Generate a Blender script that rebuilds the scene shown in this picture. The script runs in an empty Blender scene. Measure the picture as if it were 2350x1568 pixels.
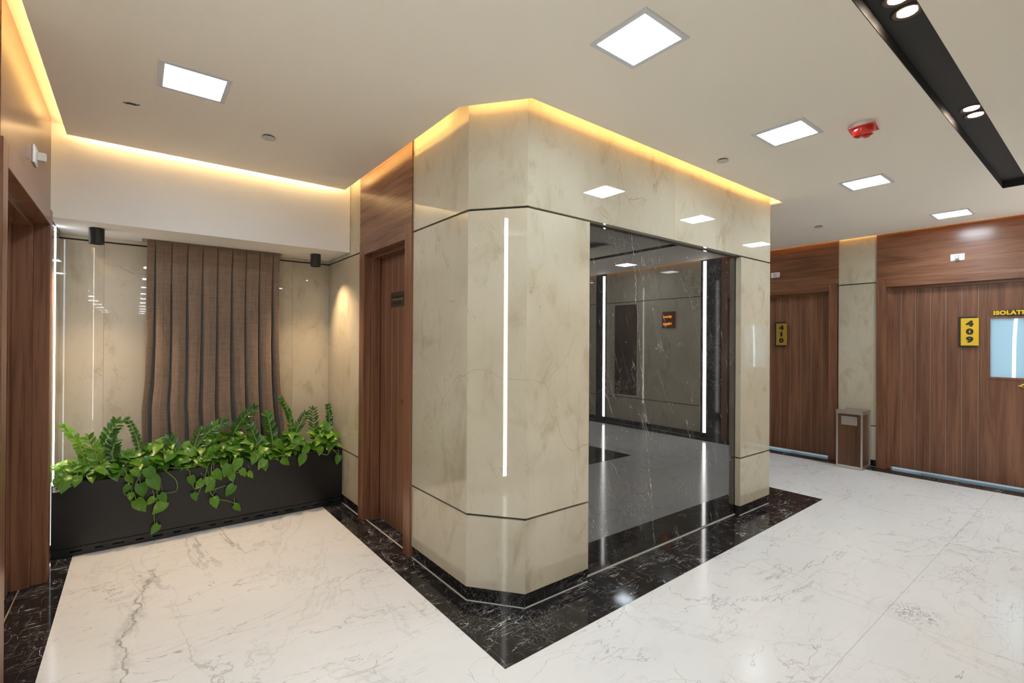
import bpy, bmesh, math, random
from mathutils import Vector, Matrix
D = bpy.data; C = bpy.context.scene.collection
PI = math.pi
# ------------------------------------------------------------------ camera
cd = D.cameras.new('camera'); cam = D.objects.new('camera', cd); C.objects.link(cam)
cd.sensor_width = 36.0; cd.sensor_fit = 'HORIZONTAL'; cd.lens = 36.0 * 1106.08 / 2350.0
cd.clip_start = 0.02; cd.clip_end = 100
right = Vector((0.78846352, -0.61505239, 0.00598598)); down = Vector((0.00672861, -0.00110653, -0.99997675)); fwd = Vector((0.61504472, 0.78848547, 0.00326599))
cam.matrix_world = Matrix(((right.x, -down.x, -fwd.x, 0), (right.y, -down.y, -fwd.y, 0), (right.z, -down.z, -fwd.z, 1.42), (0, 0, 0, 1)))
bpy.context.scene.camera = cam
# ------------------------------------------------------------------ world, exposure
w = D.worlds.new('world'); bpy.context.scene.world = w; w.use_nodes = True
w.node_tree.nodes['Background'].inputs[0].default_value = (0.8, 0.88, 1, 1)
w.node_tree.nodes['Background'].inputs[1].default_value = 0.15
vs = bpy.context.scene.view_settings
vs.view_transform = 'Standard'; vs.look = 'None'; vs.gamma = 1; vs.use_curve_mapping = False; vs.exposure = 0.87
# strengths of the lamps of the place (used by their builders below)
PANEL = 35.0; COVE = 11.5; COVE_FAR = 6.5; LEDV = 14.0; ALCOVE_W = 38.0; CHANNEL_W = 7.0
rnd = random.Random(7)
# ------------------------------------------------------------------ measures (metres)
ZC = 2.69; ZS = 2.77; GAP = 0.075
XL = -0.43; XC = 1.44; YF = 1.982; XE = 4.472; XF = 6.80; YB = 4.68; YO = -0.10; XO = 4.72; YEND = -20.5

# ------------------------------------------------------------------ materials
class M_:
    def __init__(s, name):
        s.m = D.materials.new(name); s.m.use_nodes = True; s.t = s.m.node_tree; s.n = s.t.nodes; s.l = s.t.links
        s.b = s.n['Principled BSDF']
    def node(s, t, **k):
        x = s.n.new(t)
        for a, b in k.items(): setattr(x, a, b)
        return x
    def link(s, a, b): s.l.new(a, b)
    def coord(s, scale=(1, 1, 1), rot=(0, 0, 0), loc=(0, 0, 0)):
        t = s.node('ShaderNodeTexCoord'); m = s.node('ShaderNodeMapping')
        m.inputs['Scale'].default_value = scale; m.inputs['Rotation'].default_value = rot; m.inputs['Location'].default_value = loc
        s.link(t.outputs['Object'], m.inputs[0]); return m.outputs[0]
    def noise(s, vec, scale, detail=4, rough=.55, dist=0, w=None):
        x = s.node('ShaderNodeTexNoise')
        if w is not None: x.noise_dimensions = '4D'; s.link(w, x.inputs['W'])
        s.link(vec, x.inputs['Vector']); x.inputs['Scale'].default_value = scale; x.inputs['Detail'].default_value = detail
        x.inputs['Roughness'].default_value = rough; x.inputs['Distortion'].default_value = dist
        return x.outputs['Fac']
    def math(s, op, a, b=None, c=None):
        x = s.node('ShaderNodeMath', operation=op)
        for i, v in enumerate((a, b, c)):
            if v is None: continue
            if isinstance(v, (int, float)): x.inputs[i].default_value = v
            else: s.link(v, x.inputs[i])
        return x.outputs[0]
    def mr(s, v, a, b, c=0, d=1, smooth=True):
        x = s.node('ShaderNodeMapRange', interpolation_type='SMOOTHSTEP' if smooth else 'LINEAR')
        s.link(v, x.inputs[0]); x.inputs[1].default_value = a; x.inputs[2].default_value = b; x.inputs[3].default_value = c; x.inputs[4].default_value = d
        return x.outputs[0]
    def ramp(s, v, cols):
        x = s.node('ShaderNodeValToRGB'); e = x.color_ramp.elements
        while len(e) < len(cols): e.new(.5)
        for i, (p, c) in enumerate(cols): e[i].position = p; e[i].color = (*c, 1)
        s.link(v, x.inputs[0]); return x.outputs[0]
    def mix(s, f, a, b, mode='MIX'):
        x = s.node('ShaderNodeMix', data_type='RGBA', blend_type=mode)
        for i, v in ((0, f), (6, a), (7, b)):
            if isinstance(v, (int, float)): x.inputs[i].default_value = v
            elif isinstance(v, tuple): x.inputs[i].default_value = (*v, 1)
            else: s.link(v, x.inputs[i])
        return x.outputs[2]
    def ridge(s, vec, scale, width, detail=3, rough=.5, dist=0, w=None):
        n = s.noise(vec, scale, detail, rough, dist, w)
        return s.mr(s.math('ABSOLUTE', s.math('SUBTRACT', n, .5)), 0, width, 1, 0)
    def crack(s, vec, scale, width, wob=.25, wscale=2.5):
        n = s.node('ShaderNodeTexNoise'); s.link(vec, n.inputs['Vector']); n.inputs['Scale'].default_value = wscale; n.inputs['Detail'].default_value = 4
        a = s.node('ShaderNodeVectorMath', operation='SUBTRACT'); s.link(n.outputs['Color'], a.inputs[0]); a.inputs[1].default_value = (.5, .5, .5)
        m = s.node('ShaderNodeVectorMath', operation='SCALE'); s.link(a.outputs[0], m.inputs[0]); m.inputs['Scale'].default_value = wob
        d = s.node('ShaderNodeVectorMath', operation='ADD'); s.link(vec, d.inputs[0]); s.link(m.outputs[0], d.inputs[1])
        x = s.node('ShaderNodeTexVoronoi', feature='DISTANCE_TO_EDGE'); s.link(d.outputs[0], x.inputs['Vector']); x.inputs['Scale'].default_value = scale
        return s.mr(x.outputs['Distance'], 0, width, 1, 0)
    def base(s, c):
        if isinstance(c, tuple): s.b.inputs['Base Color'].default_value = (*c, 1)
        else: s.link(c, s.b.inputs['Base Color'])
        return s
    def set(s, **k):
        for a, v in k.items():
            i = s.b.inputs[a.replace('_', ' ')]
            if isinstance(v, (int, float)): i.default_value = v
            elif isinstance(v, tuple): i.default_value = (*v, 1)
            else: s.link(v, i)
        return s
    def bump(s, h, strength=.3, dist=.002):
        x = s.node('ShaderNodeBump'); s.link(h, x.inputs['Height']); x.inputs['Strength'].default_value = strength; x.inputs['Distance'].default_value = dist
        s.link(x.outputs[0], s.b.inputs['Normal']); return s
    def attr(s, name):
        x = s.node('ShaderNodeAttribute', attribute_name=name); return x.outputs['Fac']

def plain(name, col, rough=.5, metal=0, **k):
    return M_(name).base(col).set(Roughness=rough, Metallic=metal, **k).m
def emit(name, col, strength):
    return M_(name).base((0, 0, 0)).set(Emission_Color=col, Emission_Strength=strength).m

def mat_cream():
    s = M_('cream_marble'); w = s.math('MULTIPLY', s.attr('slab'), 7.3)
    v = s.coord(); vs_ = s.coord((1, 1, .55))
    big = s.noise(v, 1.6, 3, .5, .6, w); mid = s.noise(vs_, 6, 5, .6, .8, w); fine = s.noise(s.coord((1, 1, .35)), 42, 4, .65, 0, w)
    c = s.ramp(big, [(.3, (.485, .432, .325)), (.7, (.585, .535, .425))])
    c = s.mix(s.mr(mid, .5, .75), c, (.42, .355, .245))
    c = s.mix(s.math('MULTIPLY', s.mr(fine, .55, .8), .3), c, (.31, .27, .19))
    v1 = s.math('MULTIPLY', s.ridge(v, 1.1, .0032, 6, .55, .8, w), s.mr(s.noise(v, 1.3, 2, .5, 0, w), .48, .6))
    c = s.mix(s.math('MULTIPLY', v1, .22), c, (.70, .67, .58))
    v2 = s.math('MULTIPLY', s.ridge(v, 1.7, .004, 6, .6, .8, w), s.mr(s.noise(v, 2.1, 2, .5, 1, w), .55, .66))
    c = s.mix(s.math('MULTIPLY', v2, .6), c, (.36, .27, .15))
    ck = s.math('MULTIPLY', s.crack(s.coord((1, 1, .8), (0, 0, 0), (.4, .7, .35)), .8, .0018, .3, 2.2), s.mr(s.noise(v, 1.9, 3, .5, 0, w), .44, .58)); c = s.mix(s.math('MULTIPLY', ck, .75), c, (.33, .26, .15))
    tint = s.mr(s.attr('slab'), 0, 1, .93, 1.05, False)
    cc = s.node('ShaderNodeCombineXYZ'); [s.link(tint, cc.inputs[i]) for i in range(3)]
    c = s.mix(1.0, c, cc.outputs[0], 'MULTIPLY')
    return s.base(c).set(Roughness=.018, IOR=1.52).m
def mat_white():
    s = M_('white_marble_floor')
    v = s.coord((1, .38, 1), (0, 0, .38)); v2 = s.coord((.45, 1.2, 1), (0, 0, -.75)); vv = s.coord()
    big = s.noise(vv, .9, 3, .5, .5)
    c = s.ramp(big, [(.3, (.715, .735, .75)), (.7, (.79, .805, .815))])
    c = s.mix(s.mr(s.noise(v2, 5, 5, .65, .6), .55, .8, 0, .35), c, (.55, .55, .56))
    patch = s.mr(s.noise(vv, .7, 2, .5), .45, .65)
    r1 = s.math('MULTIPLY', s.ridge(v, 1.0, .0065, 7, .58, .9), s.math('ADD', s.math('MULTIPLY', patch, .5), .15))
    c = s.mix(r1, c, (.27, .27, .28))
    r2 = s.math('MULTIPLY', s.ridge(v2, 1.9, .0045, 7, .58, .7), s.mr(s.noise(vv, 1.9, 2), .42, .58, 0, .7))
    r4 = s.math('MULTIPLY', s.crack(s.coord((.7, 1.2, 1), (0, 0, .9)), 1.9, .0035, .45, 3.2), s.mr(s.noise(vv, 2.6, 3), .42, .55, .1, .75)); c = s.mix(r4, c, (.36, .34, .31))
    r5 = s.math('MULTIPLY', s.crack(s.coord((.35, 1.8, 1), (0, 0, .15)), 6, .012, .35, 4.5), s.mr(s.noise(vv, 2.1, 3), .46, .6, 0, .45)); c = s.mix(r5, c, (.40, .39, .38))
    c = s.mix(r2, c, (.33, .31, .29))
    r3 = s.math('MULTIPLY', s.ridge(s.coord((.3, 1.5, 1), (0, 0, -.6)), 4.5, .008, 6, .6, .6), s.mr(s.noise(vv, 1.4, 3), .5, .64, 0, .5))
    c = s.mix(r3, c, (.40, .385, .37))
    ysp = s.math('MULTIPLY', s.mr(s.noise(s.coord((1.2, 6, 1), (0, 0, -.5)), 9, 4, .7), .68, .78, 0, .3), s.mr(s.noise(vv, 2.3, 2), .5, .62))
    c = s.mix(ysp, c, (.25, .22, .19))
    # dark knot beside a joint and a strong grey vein through the left bay
    g = s.node('ShaderNodeNewGeometry').outputs['Position']
    def spot(cx, cy, r):
        d = s.node('ShaderNodeVectorMath', operation='DISTANCE'); s.link(g, d.inputs[0]); d.inputs[1].default_value = (cx, cy, 0)
        return s.mr(d.outputs['Value'], r * .25, r, 1, 0)
    k = s.math('MULTIPLY', s.ridge(vv, 11, .03, 7, .68, 2.2), spot(3.26, .70, .17)); c = s.mix(s.math('MULTIPLY', k, .85), c, (.09, .10, .12))
    sp = s.node('ShaderNodeSeparateXYZ'); s.link(g, sp.inputs[0])
    wob = s.math('MULTIPLY', s.math('SUBTRACT', s.noise(vv, 3.2, 6, .62), .5), .30)
    dx = s.math('ABSOLUTE', s.math('SUBTRACT', s.math('ADD', sp.outputs[0], wob), s.math('MULTIPLY_ADD', s.math('SUBTRACT', sp.outputs[1], 3.0), .14, -.02)))
    vein = s.math('MULTIPLY', s.mr(dx, 0, .009, 1, 0), s.mr(sp.outputs[1], 3.5, 3.9, 1, 0)); c = s.mix(s.math('MULTIPLY', vein, .75), c, (.22, .22, .22))
    halo = s.math('MULTIPLY', s.mr(dx, 0, .1, .45, 0), s.mr(sp.outputs[1], 3.5, 3.9, 1, 0)); c = s.mix(s.math('MULTIPLY', halo, s.mr(s.noise(v, 12, 5, .7), .45, .6)), c, (.36, .36, .35))
    # tile joints
    jx = s.math('MULTIPLY', s.mr(s.math('ABSOLUTE', s.math('SUBTRACT', sp.outputs[0], 3.12)), .0008, .0022, 1, 0), s.mr(sp.outputs[1], 1.7, 1.71, 1, 0))
    jy = s.math('MULTIPLY', s.mr(s.math('ABSOLUTE', s.math('SUBTRACT', sp.outputs[1], .80)), .0008, .0022, 1, 0), s.mr(sp.outputs[0], 1.3, 1.31))
    j = s.math('MAXIMUM', jx, jy)
    for (ax, pos) in ((1, 3.0), (1, -.9)):
        pass
    c = s.mix(s.math('MULTIPLY', j, .55), c, (.30, .29, .28))
    return s.base(c).set(Roughness=.13, IOR=1.36).m
def mat_black(name='black_marble', gloss=.06, ior=1.5, veins=1.0):
    s = M_(name); v = s.coord(); va = s.coord((1, .3, 1), (0, 0, .5)); vb = s.coord((.35, 1, 1), (0, 0, .25))
    c = s.ramp(s.noise(v, 3, 4), [(.3, (.009, .009, .010)), (.7, (.022, .020, .021))])
    p1 = s.mr(s.noise(v, 1.6, 3), .42, .62); p2 = s.mr(s.noise(v, 2.6, 3, .5, 1), .45, .6)
    g1 = s.mr(s.noise(v, 9, 3), .42, .62); g2 = s.mr(s.noise(s.coord((1, 1, 1), (0, 0, 0), (3, 1, 2)), 7, 3), .46, .62); g3 = s.mr(s.noise(v, 2.2, 3), .50, .60)
    a = s.math('MULTIPLY', s.crack(s.coord((1.6, .42, 1), (0, 0, .55)), 6, .010, .4, 4), s.math('MULTIPLY', g1, s.math('MULTIPLY_ADD', p1, .75, .25)))
    b = s.math('MULTIPLY', s.crack(s.coord((.34, 1.9, 1), (0, 0, .16)), 11, .017, .22, 6), s.math('MULTIPLY', g2, s.math('MULTIPLY_ADD', p2, .8, .3)))
    d = s.math('MAXIMUM', s.math('MULTIPLY', s.crack(v, 26, .026, .2, 9), s.math('MULTIPLY', g3, .32)), s.math('MULTIPLY', s.crack(s.coord((.25, 1.8, 1), (0, 0, .42)), 22, .03, .2, 6), s.math('MULTIPLY', s.math('MULTIPLY', p1, g2), .8)))
    r = s.math('MAXIMUM', s.math('MAXIMUM', a, b), d)
    c = s.mix(s.math('MULTIPLY', r, veins), c, (.66, .65, .66))
    return s.base(c).set(Roughness=gloss, IOR=ior).m
def mat_panel():
    s = M_('polished_dark_marble'); v = s.coord()
    c = s.ramp(s.noise(v, 3, 4), [(.3, (.012, .012, .012)), (.7, (.025, .024, .024))])
    sp = s.node('ShaderNodeSeparateXYZ'); s.link(v, sp.inputs[0])
    def diag(k, su, sz, off=0):
        u = s.math('MULTIPLY_ADD', sp.outputs[2], k, sp.outputs[0]); cb = s.node('ShaderNodeCombineXYZ')
        s.link(s.math('MULTIPLY', u, su), cb.inputs[0]); s.link(s.math('MULTIPLY_ADD', sp.outputs[2], sz, off), cb.inputs[2]); return cb.outputs[0]
    a = s.math('MULTIPLY', s.ridge(diag(.36, 5, .8), 1.3, .004, 4, .5, .25), s.mr(s.noise(diag(.36, 3, 1.6, 4), 1.6, 3), .47, .62, .03, .9))
    wob = s.math('MULTIPLY', s.math('SUBTRACT', s.noise(v, 7, 7, .72), .5), .13)
    ln = s.math('MULTIPLY_ADD', sp.outputs[2], -.13, 2.86)
    dx = s.math('ABSOLUTE', s.math('SUBTRACT', s.math('ADD', sp.outputs[0], wob), ln)); m1 = s.math('MULTIPLY', s.mr(dx, 0, .0045, 1, 0), s.mr(s.noise(v, 26, 3), .38, .6, .25, 1))
    b = s.math('MULTIPLY', s.ridge(v, 13, .009, 7, .68, 1.3), s.mr(s.noise(v, 2.3, 3), .5, .62, 0, .45))
    sk = s.math('MULTIPLY', s.ridge(diag(.42, 9, .9, 2), 1.7, .003, 2, .5, .1), s.mr(s.noise(diag(.42, 5, 3), 2.2, 2), .56, .66))
    dots = s.mr(s.noise(v, 55, 1), .78, .82)
    r = s.math('MAXIMUM', s.math('MAXIMUM', a, m1), s.math('MAXIMUM', s.math('MAXIMUM', b, sk), dots))
    c = s.mix(s.math('MULTIPLY', r, .8), c, (.42, .43, .42))
    return s.base(c).set(Roughness=.012, IOR=2.15).m
def mat_wood(name, horiz=False, rough=.3, dark=1.0):
    s = M_(name)
    # grain follows the long way of the board
    if horiz: sc, sf = (.8, .8, 11), (2.5, 2.5, 95)
    else: sc, sf = (11, 11, .7), (95, 95, 2.2)
    v = s.coord(sc); f = s.coord(sf)
    a = s.noise(v, 1, 5, .6, .9); b = s.noise(f, 1, 3, .6, .3)
    c = s.ramp(a, [(.25, (.105 * dark, .042 * dark, .022 * dark)), (.5, (.215 * dark, .095 * dark, .052 * dark)), (.78, (.31 * dark, .145 * dark, .082 * dark))])
    c = s.mix(s.mr(b, .48, .72, 0, .5), c, (.05 * dark, .02 * dark, .012 * dark))
    return s.base(c).set(Roughness=rough, IOR=1.45).bump(b, .12, .0006).m
def mat_fabric():
    s = M_('brown_linen'); f = s.noise(s.coord((300, 300, 8)), 1, 3, .6); g = s.noise(s.coord((12, 12, 330)), 1, 3, .6); n = s.noise(s.coord(), 3, 3)
    t = s.math('ADD', s.math('MULTIPLY', f, .5), s.math('MULTIPLY', g, .5))
    c = s.ramp(t, [(.35, (.145, .098, .068)), (.65, (.30, .215, .155))]); c = s.mix(s.mr(n, .4, .7, 0, .25), c, (.25, .16, .11))
    return s.base(c).set(Roughness=.95, Sheen_Weight=.25).bump(t, .35, .001).m
def leaf_mat(name, lo, hi, var, trans=.25, rough=.32):
    s = M_(name); r = s.attr('leafrand'); side = s.attr('leafside')
    n = s.noise(s.coord(), 38, 3, .6, .8)
    c = s.mix(r, lo, hi)
    c = s.mix(s.math('MULTIPLY', s.mr(n, .56, .66), s.mr(r, .35, .8)), c, var)
    mid = s.mr(side, 0, .09, 1, 0); c = s.mix(s.math('MULTIPLY', mid, .45), c, hi)
    s.base(c).set(Roughness=rough)
    tr = s.node('ShaderNodeBsdfTranslucent'); s.link(c, tr.inputs[0]); mx = s.node('ShaderNodeMixShader'); mx.inputs[0].default_value = trans
    s.link(s.b.outputs[0], mx.inputs[1]); s.link(tr.outputs[0], mx.inputs[2]); s.link(mx.outputs[0], s.n['Material Output'].inputs[0])
    return s.m

CREAM = mat_cream(); WHITE = mat_white(); BLACK = mat_black(gloss=.07, ior=1.42); PANELM = mat_panel()
BASEM = mat_black('black_marble_base', .08, 1.5, .7)
WOODV = mat_wood('walnut_upright'); WOODH = mat_wood('walnut_crossways', True, .24); WOODD = mat_wood('walnut_door_leaf', False, .38, .92)
GROOVE = plain('charcoal_groove', (.035, .035, .037), .5); PLASTER = plain('ceiling_paint', (.93, .875, .78), .65)
SOFF = plain('soffit_paint', (.86, .84, .80), .6)
CAULK = plain('grey_grout', (.48, .47, .44), .8); FABRIC = mat_fabric()
BLKPLA = plain('black_coated_panel', (.0065, .006, .006), .34); BLKMET = plain('black_powder_coat', (.022, .021, .021), .42)
CHAN = plain('black_channel_paint', (.016, .015, .015), .55)
WPLAS = plain('white_plastic', (.80, .80, .79), .35); BPLAS = plain('ivory_plastic', (.55, .53, .46), .4)
FRAMEW = plain('lamp_frame_white', (.70, .72, .76), .4)
STEEL = plain('brushed_steel', (.62, .59, .54), .28, .9); BRASS = plain('brass', (.75, .50, .14), .25, 1)
INLAY = plain('inlay_strip', (.30, .25, .21), .4)
YEL = plain('yellow_plate', (.80, .52, .02), .35); DYEL = plain('gold_plate', (.36, .225, .035), .35); BLKP = plain('black_plate', (.02, .018, .016), .35)
RED = M_('red_plastic').base((.62, .02, .01)).set(Roughness=.15, Coat_Weight=.5).m
SIGNG = plain('dark_sign_plate', (.045, .040, .030), .35)
E_PANEL = emit('panel_light', (.82, .92, 1.0), PANEL); E_COVE = emit('cove_light', (1.0, .62, .22), COVE); E_COVEF = emit('cove_light_dim', (1.0, .50, .12), COVE_FAR)
E_COVEB = emit('cove_light_bright', (1.0, .72, .38), COVE * 1.5)
E_LED = emit('led_line', (1.0, .97, .95), LEDV); E_LEDC = emit('led_line_cool', (.86, .90, 1.0), 5.0); E_SPOT = emit('spot_lens', (1.0, .80, .62), 25); E_WARM = emit('lamp_lens', (1.0, .75, .5), 8)
AMBER = emit('amber_lamp', (1.0, .30, .02), 2.2); AMBERG = plain('amber_glass', (.16, .05, .015), .2)
LEAF = leaf_mat('pothos_leaf', (.040, .16, .010), (.17, .38, .030), (.45, .55, .14), .22)
ZLEAF = leaf_mat('zz_leaf', (.020, .085, .012), (.075, .22, .025), (.10, .26, .04), .12, .22)
STEM = plain('green_stem', (.24, .36, .07), .5); SOIL = plain('dark_soil', (.03, .022, .015), .9)

# ------------------------------------------------------------------ mesh helpers
def obj(name, bm, mat, parent=None, smooth=False):
    me = D.meshes.new(name); bm.normal_update(); bm.to_mesh(me); bm.free()
    for m in (mat if isinstance(mat, (list, tuple)) else [mat]): me.materials.append(m)
    if smooth:
        for p in me.polygons: p.use_smooth = True
    o = D.objects.new(name, me); C.objects.link(o)
    if parent is not None: o.parent = parent
    return o
def put(o, loc):                       # move the origin of a world-space mesh to loc
    v = Vector(loc); o.data.transform(Matrix.Translation(-v)); o.location = v; return o
def tag(o, label, cat, group=None):
    o['label'] = label; o['category'] = cat
    if group: o['group'] = group
    return o
def struct(o, label=None):
    o['kind'] = 'structure'
    if label: o['label'] = label
    return o
def empty(name, loc, label, cat, group=None):
    o = D.objects.new(name, None); C.objects.link(o); o.location = loc; o.empty_display_size = .1
    return tag(o, label, cat, group)
def sub(root, name, bm, mat, smooth=False):   # world-space mesh placed under an Empty root
    bm.transform(Matrix.Translation(-Vector(root.location)))
    return obj(name, bm, mat, root, smooth)
def NB(): return bmesh.new()
def box(bm, x0, x1, y0, y1, z0, z1, bev=0, mi=0):
    v = [bm.verts.new(p) for p in ((x0, y0, z0), (x1, y0, z0), (x1, y1, z0), (x0, y1, z0), (x0, y0, z1), (x1, y0, z1), (x1, y1, z1), (x0, y1, z1))]
    fs = [bm.faces.new([v[i] for i in f]) for f in ((0, 3, 2, 1), (4, 5, 6, 7), (0, 1, 5, 4), (1, 2, 6, 5), (2, 3, 7, 6), (3, 0, 4, 7))]
    for f in fs: f.material_index = mi
    if bev:
        es = list({e for f in fs for e in f.edges}); bmesh.ops.bevel(bm, geom=es, offset=bev, segments=2, profile=.5, affect='EDGES')
    return fs
def prism(bm, pts, z0, z1):
    a = [bm.verts.new((x, y, z0)) for x, y in pts]; b = [bm.verts.new((x, y, z1)) for x, y in pts]; n = len(pts)
    area = sum(pts[i][0] * pts[(i + 1) % n][1] - pts[(i + 1) % n][0] * pts[i][1] for i in range(n))
    if area < 0: a.reverse(); b.reverse()
    bm.faces.new(list(reversed(a))); bm.faces.new(b)
    for i in range(n): bm.faces.new((a[i], a[(i + 1) % n], b[(i + 1) % n], b[i]))
def cyl(bm, c, r, h, axis='Z', seg=32, r2=None, cap=True):
    m = Matrix.Translation(Vector(c))
    if axis == 'Y': m = m @ Matrix.Rotation(PI / 2, 4, 'X')
    if axis == 'X': m = m @ Matrix.Rotation(PI / 2, 4, 'Y')
    bmesh.ops.create_cone(bm, cap_ends=cap, segments=seg, radius1=r, radius2=r if r2 is None else r2, depth=h, matrix=m)
def lathe(bm, c, prof, seg=32):
    rings = []
    for r, z in prof:
        if r < 1e-6: rings.append([bm.verts.new((c[0], c[1], c[2] + z))])
        else: rings.append([bm.verts.new((c[0] + r * math.cos(2 * PI * i / seg), c[1] + r * math.sin(2 * PI * i / seg), c[2] + z)) for i in range(seg)])
    for a, b in zip(rings, rings[1:]):
        for i in range(seg):
            j = (i + 1) % seg
            q = [a[i % len(a)], a[j % len(a)], b[j % len(b)], b[i % len(b)]]; u = []
            for x in q:
                if x not in u: u.append(x)
            if len(u) > 2: bm.faces.new(u)
def tube(bm, pts, r, seg=6, r1=None):
    pts = [Vector(p) for p in pts]; n = len(pts); rings = []; up = Vector((.13, .21, 1)).normalized()
    for i, p in enumerate(pts):
        d = (pts[min(i + 1, n - 1)] - pts[max(i - 1, 0)]).normalized(); a = d.cross(up)
        if a.length < .05: a = d.cross(Vector((1, 0, 0)))
        a.normalize(); b = d.cross(a); rr = r if r1 is None else r + (r1 - r) * i / (n - 1)
        rings.append([bm.verts.new(p + a * rr * math.cos(2 * PI * k / seg) + b * rr * math.sin(2 * PI * k / seg)) for k in range(seg)])
    for a, b in zip(rings, rings[1:]):
        for k in range(seg): bm.faces.new((a[k], a[(k + 1) % seg], b[(k + 1) % seg], b[k]))
    bm.faces.new(rings[0]); bm.faces.new(list(reversed(rings[-1])))
def slab(bm, p0, p1, z0, z1, th=.02, inset=0, mark=None):
    """upright slab: face on the line p0>p1 with the room on its right, body to its left"""
    p0 = Vector(p0); p1 = Vector(p1); d = (p1 - p0).normalized(); n = Vector((-d.y, d.x)); a = p0 + n * inset; b = p1 + n * inset
    q = [a, b, b + n * th, a + n * th]
    lo = [bm.verts.new((v.x, v.y, z0)) for v in q]; hi = [bm.verts.new((v.x, v.y, z1)) for v in q]
    fs = [bm.faces.new((lo[0], lo[3], lo[2], lo[1])), bm.faces.new(hi)] + [bm.faces.new((lo[i], lo[(i + 1) % 4], hi[(i + 1) % 4], hi[i])) for i in range(4)]
    if mark is not None:
        L = bm.faces.layers.float.get('slab') or bm.faces.layers.float.new('slab')
        for f in fs: f[L] = mark
    return fs
def cells(bm, xs, ys, inside, z0, z1):
    """solid made of the grid cells whose centre is inside"""
    xs = sorted(set(xs)); ys = sorted(set(ys)); vt = {}; cel = {}
    for i in range(len(xs) - 1):
        for j in range(len(ys) - 1): cel[i, j] = inside((xs[i] + xs[i + 1]) / 2, (ys[j] + ys[j + 1]) / 2)
    def V(i, j, k):
        if (i, j, k) not in vt: vt[i, j, k] = bm.verts.new((xs[i], ys[j], (z0, z1)[k]))
        return vt[i, j, k]
    for (i, j), on in cel.items():
        if not on: continue
        bm.faces.new((V(i, j, 0), V(i, j + 1, 0), V(i + 1, j + 1, 0), V(i + 1, j, 0))); bm.faces.new((V(i, j, 1), V(i + 1, j, 1), V(i + 1, j + 1, 1), V(i, j + 1, 1)))
        for (di, dj, a, b) in ((-1, 0, (i, j + 1), (i, j)), (1, 0, (i + 1, j), (i + 1, j + 1)), (0, -1, (i, j), (i + 1, j)), (0, 1, (i + 1, j + 1), (i, j + 1))):
            if not cel.get((i + di, j + dj)): bm.faces.new((V(*a, 0), V(*b, 0), V(*b, 1), V(*a, 1)))
def text_mesh(body, size, extrude=.001, offset=0, sx=1.0, space=1.0, line=1.0, align='CENTER'):
    cu = D.curves.new('t', 'FONT'); cu.body = body; cu.size = size; cu.extrude = extrude; cu.offset = offset; cu.align_x = align; cu.align_y = 'CENTER'
    cu.space_character = space; cu.space_line = line
    o = D.objects.new('t', cu); C.objects.link(o); bpy.context.view_layer.update()
    me = D.meshes.new_from_object(o.evaluated_get(bpy.context.evaluated_depsgraph_get())); D.objects.remove(o); D.curves.remove(cu)
    me.transform(Matrix.Diagonal((sx, 1, 1, 1))); return me
def mesh_child(name, me, mat, parent, M):
    me.materials.clear(); me.materials.append(mat); me.name = name; me.transform(M); o = D.objects.new(name, me); C.objects.link(o)
    if parent: o.parent = parent
    return o
def face_x(sign, loc):                   # text lying in XY turned to stand on a wall facing -X (sign -1) or +X
    r = Matrix(((0, 0, sign, 0), (sign, 0, 0, 0), (0, 1, 0, 0), (0, 0, 0, 1)))
    return Matrix.Translation(Vector(loc)) @ r

# ------------------------------------------------------------------ floor
b = NB(); box(b, -2.0, 9.6, YEND - .3, 6.4, -.12, 0); struct(obj('floor', b, WHITE))
def border(pts, name='trim_1', label='black veined marble border strip'):
    b = NB(); prism(b, pts, -.01, .0012); return struct(obj(name, b, BLACK), label)
border([(-.32, YEND), (-.32, 4.6), (-.72, 4.6), (-.72, YEND)], 'trim_1')
b = NB()
prism(b, [(1.276, 1.67), (4.986, 1.734), (4.986, 2.2), (1.5, 2.2)], -.01, .0012)
prism(b, [(1.276, 1.67), (1.5, 2.2), (1.6, 4.7), (1.276, 4.7)], -.01, .0012)
prism(b, [(4.46, 2.2), (4.986, 2.2), (4.986, 6.2), (4.46, 6.2)], -.01, .0012)
struct(obj('trim_2', b, BLACK), 'black veined marble border round the stone block')
b = NB()
prism(b, [(1.276, .16), (4.98, .16), (4.98, -.3), (1.276, -.3)], -.01, .0012); prism(b, [(1.276, -.3), (1.5, -.3), (1.5, YEND), (1.276, YEND)], -.01, .0012); prism(b, [(4.6, -.3), (4.98, -.3), (4.98, -7), (4.6, -7)], -.01, .0012)
struct(obj('trim_3', b, BLACK), 'black marble border round the block opposite')
border([(6.585, -7), (6.585, 6.2), (6.90, 6.2), (6.90, -7)], 'trim_4')

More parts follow.
